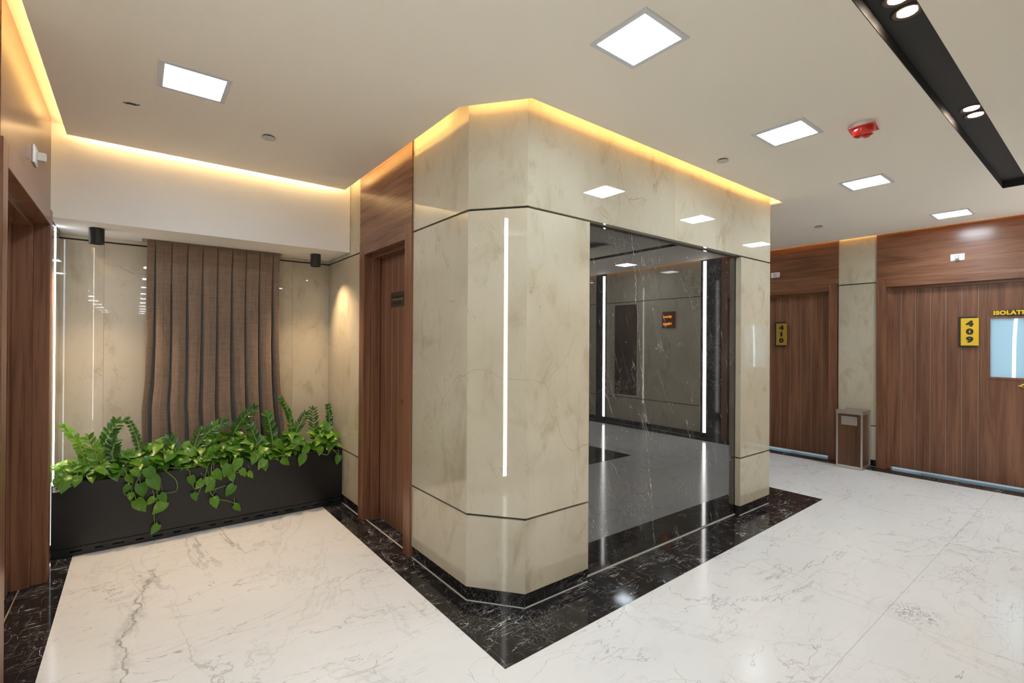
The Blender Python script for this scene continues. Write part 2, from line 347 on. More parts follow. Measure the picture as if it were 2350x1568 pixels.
# ------------------------------------------------------------------ stone walls
def stone_run(bm, bb, bs, bg, p0, p1, splits=(), courses=((.08, .470), (.482, 2.145), (2.157, ZS)), th=.03, backing=True, base=True):
    p0 = Vector(p0); p1 = Vector(p1); L = (p1 - p0).length; d = (p1 - p0) / L
    ts = [0] + list(splits) + [L]
    for i in range(len(ts) - 1):
        a = p0 + d * (ts[i] + (.0006 if i else 0)); c = p0 + d * (ts[i + 1] - (.0006 if i < len(ts) - 2 else 0))
        for (z0, z1) in courses: slab(bm, a, c, z0, z1, th, 0, rnd.random())
    if base: slab(bb, p0, p1, 0, .08, th, .006); slab(bg, p0, p1, .0, .005, .02, .0005)
    if backing: slab(bs, p0, p1, 0, ZS, .10, th - .012)
def stone_wall(name, runs, label=None):
    bm, bb, bs, bg = NB(), NB(), NB(), NB(); bm.faces.layers.float.new('slab')
    for r in runs: stone_run(bm, bb, bs, bg, **r)
    o = struct(obj(name, bm, CREAM), label)
    obj('skirting', bb, BASEM, o); obj('shadow_groove', bs, GROOVE, o); obj('grout_line', bg, CAULK, o)
    return o
SA = (1.645, YF); SB = (XC, 2.245)
PX0, PX1 = 2.13, 3.95
wc = stone_wall('wall_center', [
    dict(p0=(XC, 2.915), p1=SB), dict(p0=SB, p1=SA),
    dict(p0=SA, p1=(PX0, YF), courses=((.08, .470), (.482, 2.145)), th=.055, backing=False),
    dict(p0=SA, p1=(XE, YF), courses=((2.157, ZS),), th=.055, base=False, backing=False, splits=(1.35,)),
    dict(p0=(PX1, YF), p1=(XE, YF), courses=((.08, .470), (.482, 2.145)), th=.055, backing=False),
    dict(p0=(XE, YF + .056), p1=(XE, 6.2), splits=(1.3, 2.6)),
    dict(p0=(XC, YB), p1=(XC, 3.85)),
], 'cream marble clad block in the middle of the hall')
b = NB(); slab(b, SA, (PX0, YF), 0, ZS, .05, .045); slab(b, (PX1, YF), (XE, YF), 0, ZS, .05, .045); slab(b, (PX0, YF), (PX1, YF), 2.149, ZS, .06, .045); slab(b, (PX0, YF), (PX1, YF), 0, ZS, .05, .075)
obj('shadow_groove', b, GROOVE, wc)
b = NB(); box(b, PX0, PX1, 2.03, 2.055, .0, 2.157); struct(obj('wall_panel', b, PANELM), 'recessed polished dark marble wall panel'); D.objects['wall_panel'].name = 'wall_niche'
b = NB(); box(b, PX0 + .002, PX1 - .002, 2.0225, 2.0295, .0, .008); struct(obj('trim_5', b, CAULK), 'pale grout line under the dark marble panel')
wl = stone_wall('wall_left', [dict(p0=(XL, -4.0), p1=(XL, 2.64), splits=(1.2, 2.4, 3.6, 4.0, 5.3)), dict(p0=(XL, 4.03), p1=(XL, YB), splits=())], 'cream marble wall on the left')
b = NB(); slab(b, (XL, YEND), (XL, -4.0), 0, ZS, .1); slab(b, (XC, -4.0), (XC, YEND), 0, ZS, .1); box(b, XL, XC, YEND - .1, YEND, 0, ZS); box(b, XF - .3, XF, -7.1, -7, 0, ZS); box(b, XO, XF + .1, -7.1, -7, 0, ZS); box(b, XE, XF + .1, 6.2, 6.3, 0, ZS)
struct(obj('wall_corridor', b, PLASTER), 'plain corridor walls behind the viewer')
stone_wall('wall_back', [dict(p0=(XL, YB), p1=(XC, YB), splits=(.24, 1.55))], 'cream marble wall behind the planter')
stone_wall('wall_opposite', [
    dict(p0=(4.45, YO), p1=(1.68, YO), splits=(1.2,)), dict(p0=(1.68, YO), p1=(XC, -.36)), dict(p0=(XC, -.36), p1=(XC, -4.0), splits=(1.2, 2.4)),
    dict(p0=(XO, -7), p1=(XO, -.32), splits=(2, 4, 5.3)), dict(p0=(XO, -.32), p1=(4.45, YO))], 'cream marble block opposite')
stone_wall('wall_far', [dict(p0=(XF, 2.2), p1=(XF, 1.81)), dict(p0=(XF, 6.2), p1=(XF, 3.38), splits=(1.2,)), dict(p0=(XF, .02), p1=(XF, -1.84), splits=(1.15, 1.79)), dict(p0=(XF, -2.1), p1=(XF, -7), splits=(1.5, 3))], 'cream marble wall at the end of the cross corridor')
b = NB(); slab(b, (XF, .34), (XF, .02), 0, ZS, .03, .004); slab(b, (XF, -1.84), (XF, -2.1), 0, ZS, .03, .004); struct(obj('trim_6', b, BLACK), 'black marble upright strips holding the light lines')
# solid shell behind everything (keeps the rooms closed)
b = NB()
box(b, XL - 1.2, XC + .2, YB + .13, YB + .2, 0, ZS); box(b, XL - .7, XL - .6, -4, YB + .2, 0, ZS)
box(b, XC + .4, XC + .5, 2.3, YB + .2, 0, ZS)
struct(obj('wall_shell', b, GROOVE), 'dark backing walls')

# ------------------------------------------------------------------ ceiling
b = NB(); box(b, -2.0, 9.6, YEND - .3, 6.4, ZS, ZS + .1); struct(obj('ceiling', b, PLASTER), 'upper ceiling slab above the light coves')
CH0, CH1, CY0, CY1 = 1.55, 5.50, .483, .632          # dark channel; its arm turns towards -Y
def inC(x, y):
    a = XL + .085 < x < XC - GAP and YEND < y < 4.03
    c = XC - GAP - .001 < x < XE + GAP + .001 and YO + GAP < y < YF - GAP
    e = XE + GAP < x < XF - GAP and -7 < y < 6.2 and not (y < YO + GAP and x < XO + GAP)
    ch = (CH0 < x < CH1 and CY0 < y < CY1) or (CH1 - .149 < x < CH1 and -5 < y < CY1)
    return (a or c or e) and not ch
b = NB()
cells(b, [XL + .085, XC - GAP, XE + GAP, XO + GAP, XF - GAP, CH0, CH1, CH1 - .149], [YEND, 4.03, YO + GAP, YF - GAP, -7, 6.2, CY0, CY1, -5], inC, ZC, ZC + .018)
n = Vector((SA[1] - SB[1], -(SA[0] - SB[0]))).normalized()          # outward from the chamfer
n = Vector((-.789, -.615)); A0 = Vector(SA) + n * GAP; dr = (Vector(SB) - Vector(SA)).normalized()
t1 = (YF - GAP - A0.y) / dr.y; P1 = A0 + dr * t1; t2 = (XC - GAP - A0.x) / dr.x; P2 = A0 + dr * t2
prism(b, [(XC - GAP, YF - GAP), tuple(P1), tuple(P2)], ZC, ZC + .018)
prism(b, [(XC - GAP, YO + GAP), (XC + .20, YO + GAP), (XC - GAP, YO - .22)], ZC, ZC + .018)
lc = struct(obj('ceiling', b, PLASTER), 'lowered cream ceiling with open cove edges'); lc.name = 'ceiling_lowered'
# channel lining
b = NB(); zt = 2.745
def lining(x0, x1, y0, y1): box(b, x0, x1, y0, y1, zt, zt + .006)
lining(CH0, CH1, CY0, CY1); lining(CH1 - .149, CH1, -5, CY0)
box(b, CH0, CH1, CY1 - .003, CY1 + .004, ZC + .0005, zt); box(b, CH0, CH1 - .149, CY0 - .004, CY0 + .003, ZC + .0005, zt); box(b, CH0 - .004, CH0 + .003, CY0, CY1, ZC + .0005, zt)
box(b, CH1 - .003, CH1 + .004, -5, CY1, ZC + .0005, zt); box(b, CH1 - .153, CH1 - .146, -5, CY0, ZC + .0005, zt); box(b, CH1 - .149, CH1, -5.004, -4.997, ZC + .0005, zt)
struct(obj('ceiling_channel', b, CHAN), 'recessed black ceiling channel')
# soffit over the alcove
b = NB(); box(b, XL + .004, XC - .003, 4.105, YB + .02, 2.185, ZS); struct(obj('wall_soffit', b, SOFF), 'pale plaster bulkhead over the planter alcove')

# cove strips (on the upper side of the lowered ceiling, facing the walls)
def cove(name, x0, x1, y0, y1, mat, label):
    b = NB(); box(b, x0, x1, y0, y1, ZC + .022, ZC + .036); return tag(put(obj(name, b, mat), ((x0 + x1) / 2, (y0 + y1) / 2, ZC + .022)), label, 'light strip', 'hidden cove light strips')
g = .035
cove('cove_light_strip', XL + .085 + g, XL + .085 + g + .01, -4, 4.0, E_COVE, 'warm light strip in the cove above the left wall')
cove('cove_light_strip', XL + .13, XC - GAP - .04, 4.03 - g - .01, 4.03 - g, E_COVEB, 'warm light strip in the cove along the plaster bulkhead')
cove('cove_light_strip', XC - GAP - g - .01, XC - GAP - g, 2.4, 3.98, E_COVE, 'warm light strip in the cove above the wooden door in the stone block')
cove('cove_light_strip', P1.x + .03, XE + GAP - .03, YF - GAP - g - .01, YF - GAP - g, E_COVE, 'warm light strip in the cove above the dark marble panel')
cove('cove_light_strip', XE + GAP + g, XE + GAP + g + .01, YF - GAP + .02, 6.1, E_COVE, 'warm light strip in the cove along the far end of the stone block')
cove('cove_light_strip', XF - GAP - g - .01, XF - GAP - g, -6.9, 6.1, E_COVEF, 'dim amber light strip in the cove above the numbered doors')
cove('cove_light_strip', XC - GAP - g - .01, XC - GAP - g, -4, -.5, E_COVE, 'warm light strip in the cove of the opposite block')
b = NB(); mid = (P1 + P2) / 2; q = [P1 + n * g, P2 + n * g, P2 + n * (g + .01), P1 + n * (g + .01)]; prism(b, [tuple(v) for v in q], ZC + .022, ZC + .036)
tag(put(obj('cove_light_strip', b, E_COVE), (mid.x, mid.y, ZC + .022)), 'warm light strip in the cove over the chamfered corner', 'light strip', 'hidden cove light strips')

# ------------------------------------------------------------------ doors
def casing(axis_x, y0, y1, ztop, wdt, out, depth, side, name, label):
    """door surround in a wall plane x=axis_x; side=+1 when the room is towards +X"""
    s = side; b = NB()
    def bx(xa, xb, ya, yb, za, zb, bev=.002): box(b, min(xa, xb), max(xa, xb), min(ya, yb), max(ya, yb), za, zb, bev)
    xo = axis_x + s * out; xi = axis_x - s * depth * .42; xd = axis_x - s * depth
    o0, o1 = y0 - wdt, y1 + wdt
    bx(xo, xi, o0, y0, 0.002, ztop + wdt); bx(xo, xi, y1, o1, 0.002, ztop + wdt); bx(xo, xi, y0, y1, ztop, ztop + wdt)
    st = .028
    bx(xi + s * .0, xd, y0 - .02, y0 + st, 0.002, ztop + .02); bx(xi, xd, y1 - st, y1 + .02, 0.002, ztop + .02); bx(xi, xd, y0 + st, y1 - st, ztop - st, ztop + .02)
    for f in b.faces:
        c = f.calc_center_median()
        if y0 - .001 < c.y < y1 + .001 and c.z > ztop - st - .001 and f.calc_area() > .003 and max(v.co.y for v in f.verts) - min(v.co.y for v in f.verts) > .4: f.material_index = 1
    return struct(obj(name, b, [WOODV, WOODH]), label)
def leaf(parent, x, th, y0, y1, z0, z1, grooves, side, hole=None, mat=None):
    b = NB(); xa, xb = (x - th, x) if side > 0 else (x, x + th)
    if hole:
        h0, h1, hz0, hz1 = hole
        cy = sorted([y0, y1, h0, h1]); 
        for (a, c, e, f) in ((y0, h0, z0, z1), (h1, y1, z0, z1), (h0, h1, z0, hz0), (h0, h1, hz1, z1)): box(b, xa, xb, a, c, e, f)
    else: box(b, xa, xb, y0, y1, z0, z1)
    o = obj('door_leaf', b, mat or WOODD, parent)
    g = NB(); xs = x + side * .0006
    for y in grooves:
        segs = [(z0 + .002, z1 - .002)]
        if hole and hole[0] - .02 < y < hole[1] + .02: segs = [(z0 + .002, hole[2] - .03), (hole[3] + .03, z1 - .002)]
        for (a, c) in segs: box(g, min(x, xs), max(x, xs), y - .0015, y + .0015, a, c)
    obj('inlay_line', g, INLAY, o)
    return o
# door in the stone block (left face)
d1 = casing(1.437, 3.01, 3.745, 2.115, .10, .012, .115, -1, 'door_1', 'walnut door in the left face of the stone block')
leaf(d1, 1.556, .04, 3.0, 3.72, .012, 2.10, [3.04 + .115 * i for i in range(6)], -1)
b = NB(); cyl(b, (1.545, 3.306, .99), .014, .02, 'X', 20); obj('door_lock', b, BRASS, d1)
b = NB(); box(b, 1.43, 1.436 + .02, 2.915, 3.85, 2.2155, ZS - .003); struct(obj('trim_7', b, WOODH), 'walnut panel above the door in the stone block')
b = NB(); box(b, 1.437, 1.56, 3.01, 3.745, 0, .0035); struct(obj('trim_8', b, BLACK), 'black marble threshold')
b = NB(); box(b, 1.452, 1.462, 2.93, 3.83, 0, .005); struct(obj('trim_9', b, CAULK), 'pale joint under the door')
b = NB(); slab(b, (1.53, 3.9), (1.53, 2.86), 2.2, ZS, .1); slab(b, (1.62, 3.9), (1.62, 2.86), 0, ZS, .1); box(b, 1.45, 1.62, 3.86, 3.95, 0, ZS); box(b, 1.45, 1.62, 2.83, 2.905, 0, ZS); struct(obj('wall_backing', b, GROOVE))
# door in the left wall
d2 = casing(-.412, 2.71, 3.895, 2.10, .092, .012, .14, 1, 'door_2', 'walnut door in the left wall')
leaf(d2, -.552, .04, 2.70, 3.88, .012, 2.09, [2.82 + .12 * i for i in range(9)], 1)
b = NB(); box(b, -.45, -.4145, 2.66, 4.03, 2.1935, ZS - .003); struct(obj('trim_10', b, WOODH), 'walnut panel above the left door')
b = NB(); box(b, -.518, -.512, 2.72, 3.885, 0, .004); struct(obj('trim_11', b, plain('pale_brass_strip', (.72, .62, .42), .35, .6)), 'thin pale strip in the left threshold')
b = NB(); box(b, -.69, -.60, 2.55, 4.1, 0, ZS); box(b, -.60, -.452, 2.55, 2.615, 0, ZS); box(b, -.60, -.452, 3.99, 4.1, 0, ZS); box(b, -.60, -.452, 2.6, 4.0, 2.2, ZS); struct(obj('wall_backing', b, GROOVE))
# far doors
d3 = casing(6.797, .46, 1.72, 2.085, .092, .02, .11, -1, 'door_3', 'walnut isolation room door with small window')
HOLE = (.565, .875, 1.105, 1.695)
leaf(d3, 6.862, .045, .465, 1.70, .028, 2.075, [1.602, 1.475, 1.345, 1.217, 1.09, .963], -1, HOLE)
b = NB()
for (a, c, e, f) in ((HOLE[0] - .022, HOLE[0], HOLE[2] - .022, HOLE[3] + .022), (HOLE[1], HOLE[1] + .022, HOLE[2] - .022, HOLE[3] + .022), (HOLE[0], HOLE[1], HOLE[2] - .022, HOLE[2]), (HOLE[0], HOLE[1], HOLE[3], HOLE[3] + .022)): box(b, 6.856, 6.866, a, c, e, f, .001)
wf = obj('window_frame', b, WOODV, d3)
GL = M_('frosted_glass'); GL.base((.70, .86, .93)).set(Roughness=.12, IOR=1.5)
tr = GL.node('ShaderNodeBsdfTranslucent'); tr.inputs[0].default_value = (.76, .89, .96, 1); mx = GL.node('ShaderNodeMixShader'); mx.inputs[0].default_value = .72
GL.link(GL.b.outputs[0], mx.inputs[1]); GL.link(tr.outputs[0], mx.inputs[2]); GL.link(mx.outputs[0], GL.n['Material Output'].inputs[0])
b = NB(); box(b, 6.872, 6.878, HOLE[0] + .001, HOLE[1] - .001, HOLE[2] + .001, HOLE[3] - .001); obj('window_pane', b, GL.m, d3)
b = NB()  # reflection of a light line in the pane, modelled as a curved white strip
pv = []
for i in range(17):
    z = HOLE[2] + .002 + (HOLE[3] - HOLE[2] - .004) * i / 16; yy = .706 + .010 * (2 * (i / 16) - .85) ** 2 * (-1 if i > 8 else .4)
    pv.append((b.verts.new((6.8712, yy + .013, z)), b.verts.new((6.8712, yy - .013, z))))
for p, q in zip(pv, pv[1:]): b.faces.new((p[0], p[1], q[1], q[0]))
FS = M_('reflection_band_white'); ft = FS.node('ShaderNodeBsdfTranslucent'); ft.inputs[0].default_value = (1, 1, 1, 1); FS.base((.9, .9, .9)); fx = FS.node('ShaderNodeAddShader'); FS.link(FS.b.outputs[0], fx.inputs[0]); FS.link(ft.outputs[0], fx.inputs[1]); FS.link(fx.outputs[0], FS.n['Material Output'].inputs[0])
o = obj('window_reflection_band', b, FS.m, d3); o['label'] = 'white curved upright band imitating the reflection of a light line in the pane'
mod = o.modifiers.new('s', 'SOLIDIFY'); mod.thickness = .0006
b = NB(); cyl(b, (6.850, .64, 1.03), .022, .018, 'X', 24); tube(b, [(6.842, .64, 1.03), (6.815, .64, 1.03), (6.808, .650, 1.03), (6.808, .672, 1.03)], .010, 12)
hd = obj('door_handle', b, BRASS, d3, True); hd['label'] = 'brass door handle'
d4 = casing(6.797, 2.30, 3.29, 2.085, .09, .02, .11, -1, 'door_4', 'walnut door of the next room')
leaf(d4, 6.862, .045, 2.31, 3.28, .028, 2.075, [2.40, 2.525, 2.65, 2.775, 2.90, 3.03, 3.15], -1)
b = NB(); box(b, 6.785, 6.82, .36, 1.812, 2.1785, ZS - .003); struct(obj('trim_12', b, WOODH), 'walnut panel above the isolation room door')
b = NB(); box(b, 6.785, 6.82, 2.198, 3.38, 2.1765, ZS - .003); struct(obj('trim_13', b, WOODH), 'walnut panel above the next room door')
# rooms behind the far doors
b = NB()
W = .06
box(b, 6.92, 6.97, .02, .44, 0, ZS); box(b, 6.92, 6.97, 1.74, 2.28, 0, ZS); box(b, 6.92, 6.97, 3.31, 6.2, 0, ZS); box(b, 6.92, 6.97, -7, .02, 0, ZS); box(b, 6.92, 6.97, .44, 1.74, 2.12, ZS); box(b, 6.92, 6.97, 2.28, 3.31, 2.12, ZS)
box(b, 9.5, 9.6, -.3, 3.9, 0, ZS); box(b, 6.97, 9.5, -.3, -.2, 0, ZS); box(b, 6.97, 9.5, 3.8, 3.9, 0, ZS); box(b, 6.97, 9.5, 1.96, 2.06, 0, ZS)
struct(obj('wall_room', b, plain('room_paint', (.75, .85, .90), .6)), 'walls of the patient rooms behind the doors')
for (yy, pw) in ((.9, 42), (2.9, 32)):
    ld = D.lights.new('room_daylight', 'AREA'); ld.shape = 'RECTANGLE'; ld.size = 1.4; ld.size_y = 1.6; ld.energy = pw * .34; ld.color = (.78, .92, 1.0)
    lo = D.objects.new('room_daylight', ld); C.objects.link(lo); lo.location = (9.45, yy, 1.4); lo.rotation_euler = (0, PI / 2, 0)

# ------------------------------------------------------------------ writing
def sign_plate(y0, y1, z0, z1, txt, ymat, label):
    r = empty('room_sign', (6.861, (y0 + y1) / 2, z0), label, 'sign', 'room number signs on the far doors')
    w_ = y1 - y0
    b = NB(); box(b, 6.842, 6.861, y0 + w_ * .13, y1, z0, z1, .001); sub(r, 'back_board', b, BLKP)
    b = NB(); box(b, 6.829, 6.842, y0, y1 - w_ * .14, z0 + .018, z1 - .018, .001); sub(r, 'number_plate', b, ymat)
    yc = (y0 + y1 - w_ * .14) / 2; hh = (z1 - z0)
    for i, ch in enumerate(txt):
        me = text_mesh(ch, .078, .0012, .0048, 1.32)
        zc = z1 - .018 - hh * (.185 + .26 * i)
        o = mesh_child('digit', me, BLKP, r, Matrix.Translation(-Vector(r.location)) @ face_x(-1, (6.8285, yc, zc)))
        # narrow stencil cut through the lettering is left as a thin yellow line
    return r
sign_plate(.955, 1.115, 1.405, 1.725, '409', YEL, 'yellow number plate reading 409 on a black board')
sign_plate(2.81, 2.965, 1.395, 1.722, '410', DYEL, 'darker gold number plate reading 410 on a black board')
r = empty('isolation_lettering', (6.861, .62, 1.72), 'yellow cut-out letters reading ISOLATION outlined in black', 'lettering')
me = text_mesh('ISOLATION', .054, .004, .0090, 1.0, 1.14, align='LEFT'); mesh_child('letter_outline', me, BLKP, r, Matrix.Translation(-Vector(r.location)) @ face_x(-1, (6.857, .852, 1.752)))
me = text_mesh('ISOLATION', .054, .003, .0036, 1.0, 1.14, align='LEFT'); mesh_child('letter_face', me, YEL, r, Matrix.Translation(-Vector(r.location)) @ face_x(-1, (6.8515, .852, 1.752)))
# sign on the near door
r = empty('door_sign', (1.556, 3.40, 1.69), 'small dark plate with a gold line on the door of the stone block', 'sign')
b = NB(); box(b, 1.552, 1.556, 3.287, 3.513, 1.688, 1.802, .0006); sub(r, 'plate', b, SIGNG)
b = NB(); box(b, 1.5512, 1.552, 3.300, 3.500, 1.7445, 1.7475); sub(r, 'gold_line', b, plain('gold_line', (.62, .42, .08), .35))
me = text_mesh('Staff WC', .036, .0005, .0006, 1.25); mesh_child('lower_text', me, BLKP, r, Matrix.Translation(-Vector(r.location)) @ face_x(-1, (1.5515, 3.40, 1.716)))
fa = '\u0633\u0631\u0648\u06cc\u0633'; shaped = '\ufeb1\ufbff\u0648\ufeae\ufeb3'
me = text_mesh(shaped, .046, .0005, .0004, 1.35); mesh_child('upper_text', me, BLKP, r, Matrix.Translation(-Vector(r.location)) @ face_x(-1, (1.5515, 3.40, 1.772)))

# ------------------------------------------------------------------ ceiling lights
def light_proto():
    r = empty('ceiling_light', (0, 0, 0), 'x', 'ceiling light')
    b = NB(); s = .145
    cells(b, [-s, -.122, .122, s], [-s, -.122, .122, s], lambda x, y: not (abs(x) < .122 and abs(y) < .122), -.006, 0)
    obj('frame', b, FRAMEW, r)
    b = NB(); pts = []; rr = .012; h = .122
    for (cx, cy, a0) in ((h - rr, h - rr, 0), (-h + rr, h - rr, PI / 2), (-h + rr, -h + rr, PI), (h - rr, -h + rr, 1.5 * PI)):
        for k in range(5): a = a0 + k * PI / 8; pts.append((cx + rr * math.cos(a), cy + rr * math.sin(a)))
    prism(b, pts, -.0045, -.0005); obj('diffuser', b, E_PANEL, r)
    return r
def copy_tree(o, parent=None):
    c = o.copy(); C.objects.link(c); c.parent = parent
    for ch in list(o.children): copy_tree(ch, c)
    return c
lp = light_proto(); first = True
vis = {(1.65, 1.265): 'largest square ceiling panel light, high above the stone block corner', (.218, 2.828): 'square ceiling panel light at left, in front of the planter',
       (3.07, 1.265): 'square ceiling panel light beside the red alarm sounder', (4.48, 1.265): 'square ceiling panel light between the red alarm and the numbered doors', (6.19, 1.055): 'farthest square ceiling panel light, close to door 409'}
allp = list(vis) + [(6.20, -.92), (6.20, -2.9), (6.20, 3.9), (.218, .85)] + [(.218, -1.1 - 1.95 * i) for i in range(10)]
for (x, y) in allp:
    o = lp if first else copy_tree(lp); first = False
    o.location = (x, y, ZC)
    if (x, y) in vis: tag(o, vis[x, y], 'ceiling light', 'ceiling panel lights')
    else: tag(o, 'square ceiling panel light behind the viewer seen only in reflections', 'ceiling light', 'reflected ceiling panel lights')

# ------------------------------------------------------------------ recessed spots in the channel
def spot_proto():
    r = empty('recessed_spotlight', (0, 0, 0), 'x', 'spotlight')
    b = NB(); lathe(b, (0, 0, 0), [(.054, 0), (.054, -.003), (.047, -.004), (.036, .0), (.034, .0)], 36); obj('trim_ring', b, plain('bronze_ring', (.10, .065, .045), .35, .5), r, True)
    b = NB(); cyl(b, (0, 0, -.0012), .033, .002, 'Z', 28); obj('lens', b, E_SPOT, r)
    ld = D.lights.new('spot_beam', 'SPOT'); ld.energy = CHANNEL_W; ld.color = (1, .66, .40); ld.spot_size = 2.5; ld.spot_blend = .6; ld.shadow_soft_size = .03
    lo = D.objects.new('spot_beam', ld); C.objects.link(lo); lo.parent = r; lo.location = (0, 0, -.012)
    return r
sp = spot_proto(); first = True
for (x, lab) in ((2.285, 'upper of the nearer pair of warm spotlights in the black channel'), (2.405, 'lower of the nearer pair of warm spotlights in the black channel'), (3.665, 'upper of the farther pair of warm spotlights in the black channel'), (3.785, 'lower of the farther pair of warm spotlights in the black channel')):
    o = sp if first else copy_tree(sp); first = False; o.location = (x, .545, zt); tag(o, lab, 'spotlight', 'spotlights in the black ceiling channel')

# ------------------------------------------------------------------ surface cylinder lamps in the alcove
for (x, y, lab) in ((-.216, 4.33, 'black cylinder ceiling lamp at the left of the curtain'), (1.232, 4.375, 'black cylinder ceiling lamp at the right of the curtain')):
    r = empty('cylinder_lamp', (x, y, 2.185), lab, 'lamp', 'black cylinder lamps under the bulkhead')
    b = NB(); lathe(b, (x, y, 2.185), [(.0, 0), (.0405, 0), (.0415, -.001), (.0415, -.105), (.0405, -.1065), (.036, -.1065), (.034, -.095), (.0, -.095)], 40); o = sub(r, 'housing', b, BLKMET, False)
    for p in o.data.polygons: p.use_smooth = True
    o.data.set_sharp_from_angle(angle=.6) if hasattr(o.data, 'set_sharp_from_angle') else None
    b = NB(); cyl(b, (x, y, 2.0915), .030, .002, 'Z', 28); sub(r, 'lens', b, E_WARM)
    ld = D.lights.new('lamp_beam', 'SPOT'); ld.energy = ALCOVE_W; ld.color = (1, .70, .42); ld.spot_size = 1.85; ld.spot_blend = 1.0; ld.shadow_soft_size = .018
    lo = D.objects.new('lamp_beam', ld); C.objects.link(lo); lo.parent = r; lo.location = (0, 0, -.108); lo.rotation_euler = (-.27, 0, 0)

# ------------------------------------------------------------------ vertical light lines
def led(name, x0, x1, y0, y1, z0, z1, mat, label, hx):
    r = empty(name, ((x0 + x1) / 2, (y0 + y1) / 2, z0), label, 'light strip')
    b = NB(); box(b, x0, x1, y0, y1, z0, z1, .0008); sub(r, 'diffuser', b, mat)
    for (za, zb) in ((z1, z1 + .004), (z0 - .004, z0)):
        b = NB(); box(b, x0, x1, y0, y1, za, zb); sub(r, 'end_cap', b, BLKMET)
    return r
led('light_line', XL - .004, XL + .003, 4.395, 4.435, .06, 2.18, E_LEDC, 'thin upright white light line in the alcove at the left edge of the planter', True)
led('light_line', XL - .006, XL + .001, 1.20, 1.24, .10, 2.66, E_LED, 'upright white light line on the left wall mirrored in the chamfered stone face', True)
led('light_line', XF - .006, XF + .003, .070, .115, .08, 2.68, E_LED, 'upright white light line beside door 409 mirrored in the right of the dark marble', True)
led('light_line', XF - .006, XF + .003, -1.925, -1.88, .08, 2.66, E_LED, 'upright white light line mirrored in the left of the dark marble', True)
led('light_line', XO, XO + .006, -.88, -.84, .1, 2.66, E_LED, 'upright white light line on the opposite block, nearer the corner', True)
led('light_line', XC - .006, XC, -1.62, -1.58, .10, 2.66, E_LED, 'added upright white light line, out of view on the corridor side of the opposite block', True)  # extra strip out of view, added to throw more light on the ceiling
led('light_line', XO, XO + .006, -2.60, -2.56, .1, 2.66, E_LED, 'upright white light line on the opposite block, farther from the corner', True)
# things on the far wall seen in the dark marble
r = empty('wall_cabinet', (XF, -1.4, .52), 'dark walnut cupboard door set in the far wall, mirrored in the dark marble', 'cabinet')
b = NB(); box(b, XF - .008, XF + .01, -1.655, -1.14, .51, 2.12, .002); sub(r, 'frame', b, STEEL)
b = NB(); box(b, XF - .014, XF - .008, -1.64, -1.155, .525, 2.105, .001); sub(r, 'door', b, mat_wood('dark_walnut', False, .3, .35))
r = empty('wall_sconce', (XF, -.53, 1.68), 'small amber wall lamp mirrored in the dark marble panel', 'lamp')
b = NB(); box(b, XF - .02, XF, -.65, -.41, 1.675, 1.945, .004); sub(r, 'back_plate', b, AMBERG)
for zc in (1.86, 1.745):
    b = NB()
    for k in range(14): box(b, XF - .026, XF - .0202, -.62 + .011 * k + rnd.uniform(-.004, .004), -.613 + .011 * k + rnd.uniform(0, .006), zc - rnd.uniform(.008, .028), zc + rnd.uniform(.006, .024))
    sub(r, 'amber_bulb', b, AMBER)

# ------------------------------------------------------------------ small ceiling fittings
for (x, y, rr, lab) in ((.64, 3.284, .040, 'round flat ceiling cap near the planter alcove'), (3.176, 1.724, .037, 'round flat ceiling cap above the dark marble panel'), (5.756, 2.05, .04, 'round flat ceiling cap near door 410')):
    r = empty('sprinkler_cap', (x, y, ZC), lab, 'sprinkler cap', 'round sprinkler caps')
    b = NB(); cyl(b, (x, y, ZC - .004), rr * .82, .008, 'Z', 32); sub(r, 'collar', b, GROOVE)
    b = NB(); lathe(b, (x, y, ZC - .008), [(0, 0), (rr, 0), (rr, -.003), (rr * .96, -.0045), (0, -.0045)], 36); sub(r, 'cover', b, plain('cap_paint', (.60, .58, .54), .45))
# ceiling hole with dark wires
b = NB(); pts = [(-.038 + .012 + .024 * math.cos(a) * (1 + .25 * math.sin(3 * a)), 3.285 + .010 * math.sin(a) * (1 + .3 * math.cos(2 * a))) for a in [2 * PI * k / 18 for k in range(18)]]
prism(b, pts, ZC - .0012, ZC + .001); rt = NB()
r = empty('ceiling_hole', (-.025, 3.285, ZC), 'ragged dark wire hole in the ceiling at left', 'hole'); rt.free()
sub(r, 'opening', b, BLKP)
b = NB(); tube(b, [(-.062, 3.292, ZC - .001), (-.050, 3.288, ZC - .006), (-.032, 3.284, ZC - .005), (-.012, 3.28, ZC - .007), (.008, 3.276, ZC - .002)], .0025, 6); sub(r, 'wire', b, BLKMET)
# red alarm
ax, ay = 3.293, .945
r = empty('fire_alarm', (ax, ay, ZC), 'red fire alarm sounder with square flange on the ceiling', 'fire alarm')
b = NB(); lathe(b, (ax, ay, ZC), [(0, 0), (.062, 0), (.062, -.022), (0, -.022)], 36); sub(r, 'white_base', b, WPLAS)
b = NB(); box(b, ax - .066, ax + .066, ay - .066, ay + .066, ZC - .028, ZC - .022, .002); b.transform(Matrix.Translation((ax, ay, 0)) @ Matrix.Rotation(.12, 4, 'Z') @ Matrix.Translation((-ax, -ay, 0))); sub(r, 'flange', b, RED)
b = NB(); lathe(b, (ax, ay, ZC - .028), [(.056, 0), (.055, -.018), (.050, -.030), (.040, -.035), (.0, -.036)], 36); o = sub(r, 'dome', b, RED, True)
b = NB(); cyl(b, (ax + .012, ay - .012, ZC - .068), .016, .008, 'Z', 20); sub(r, 'nozzle', b, RED)
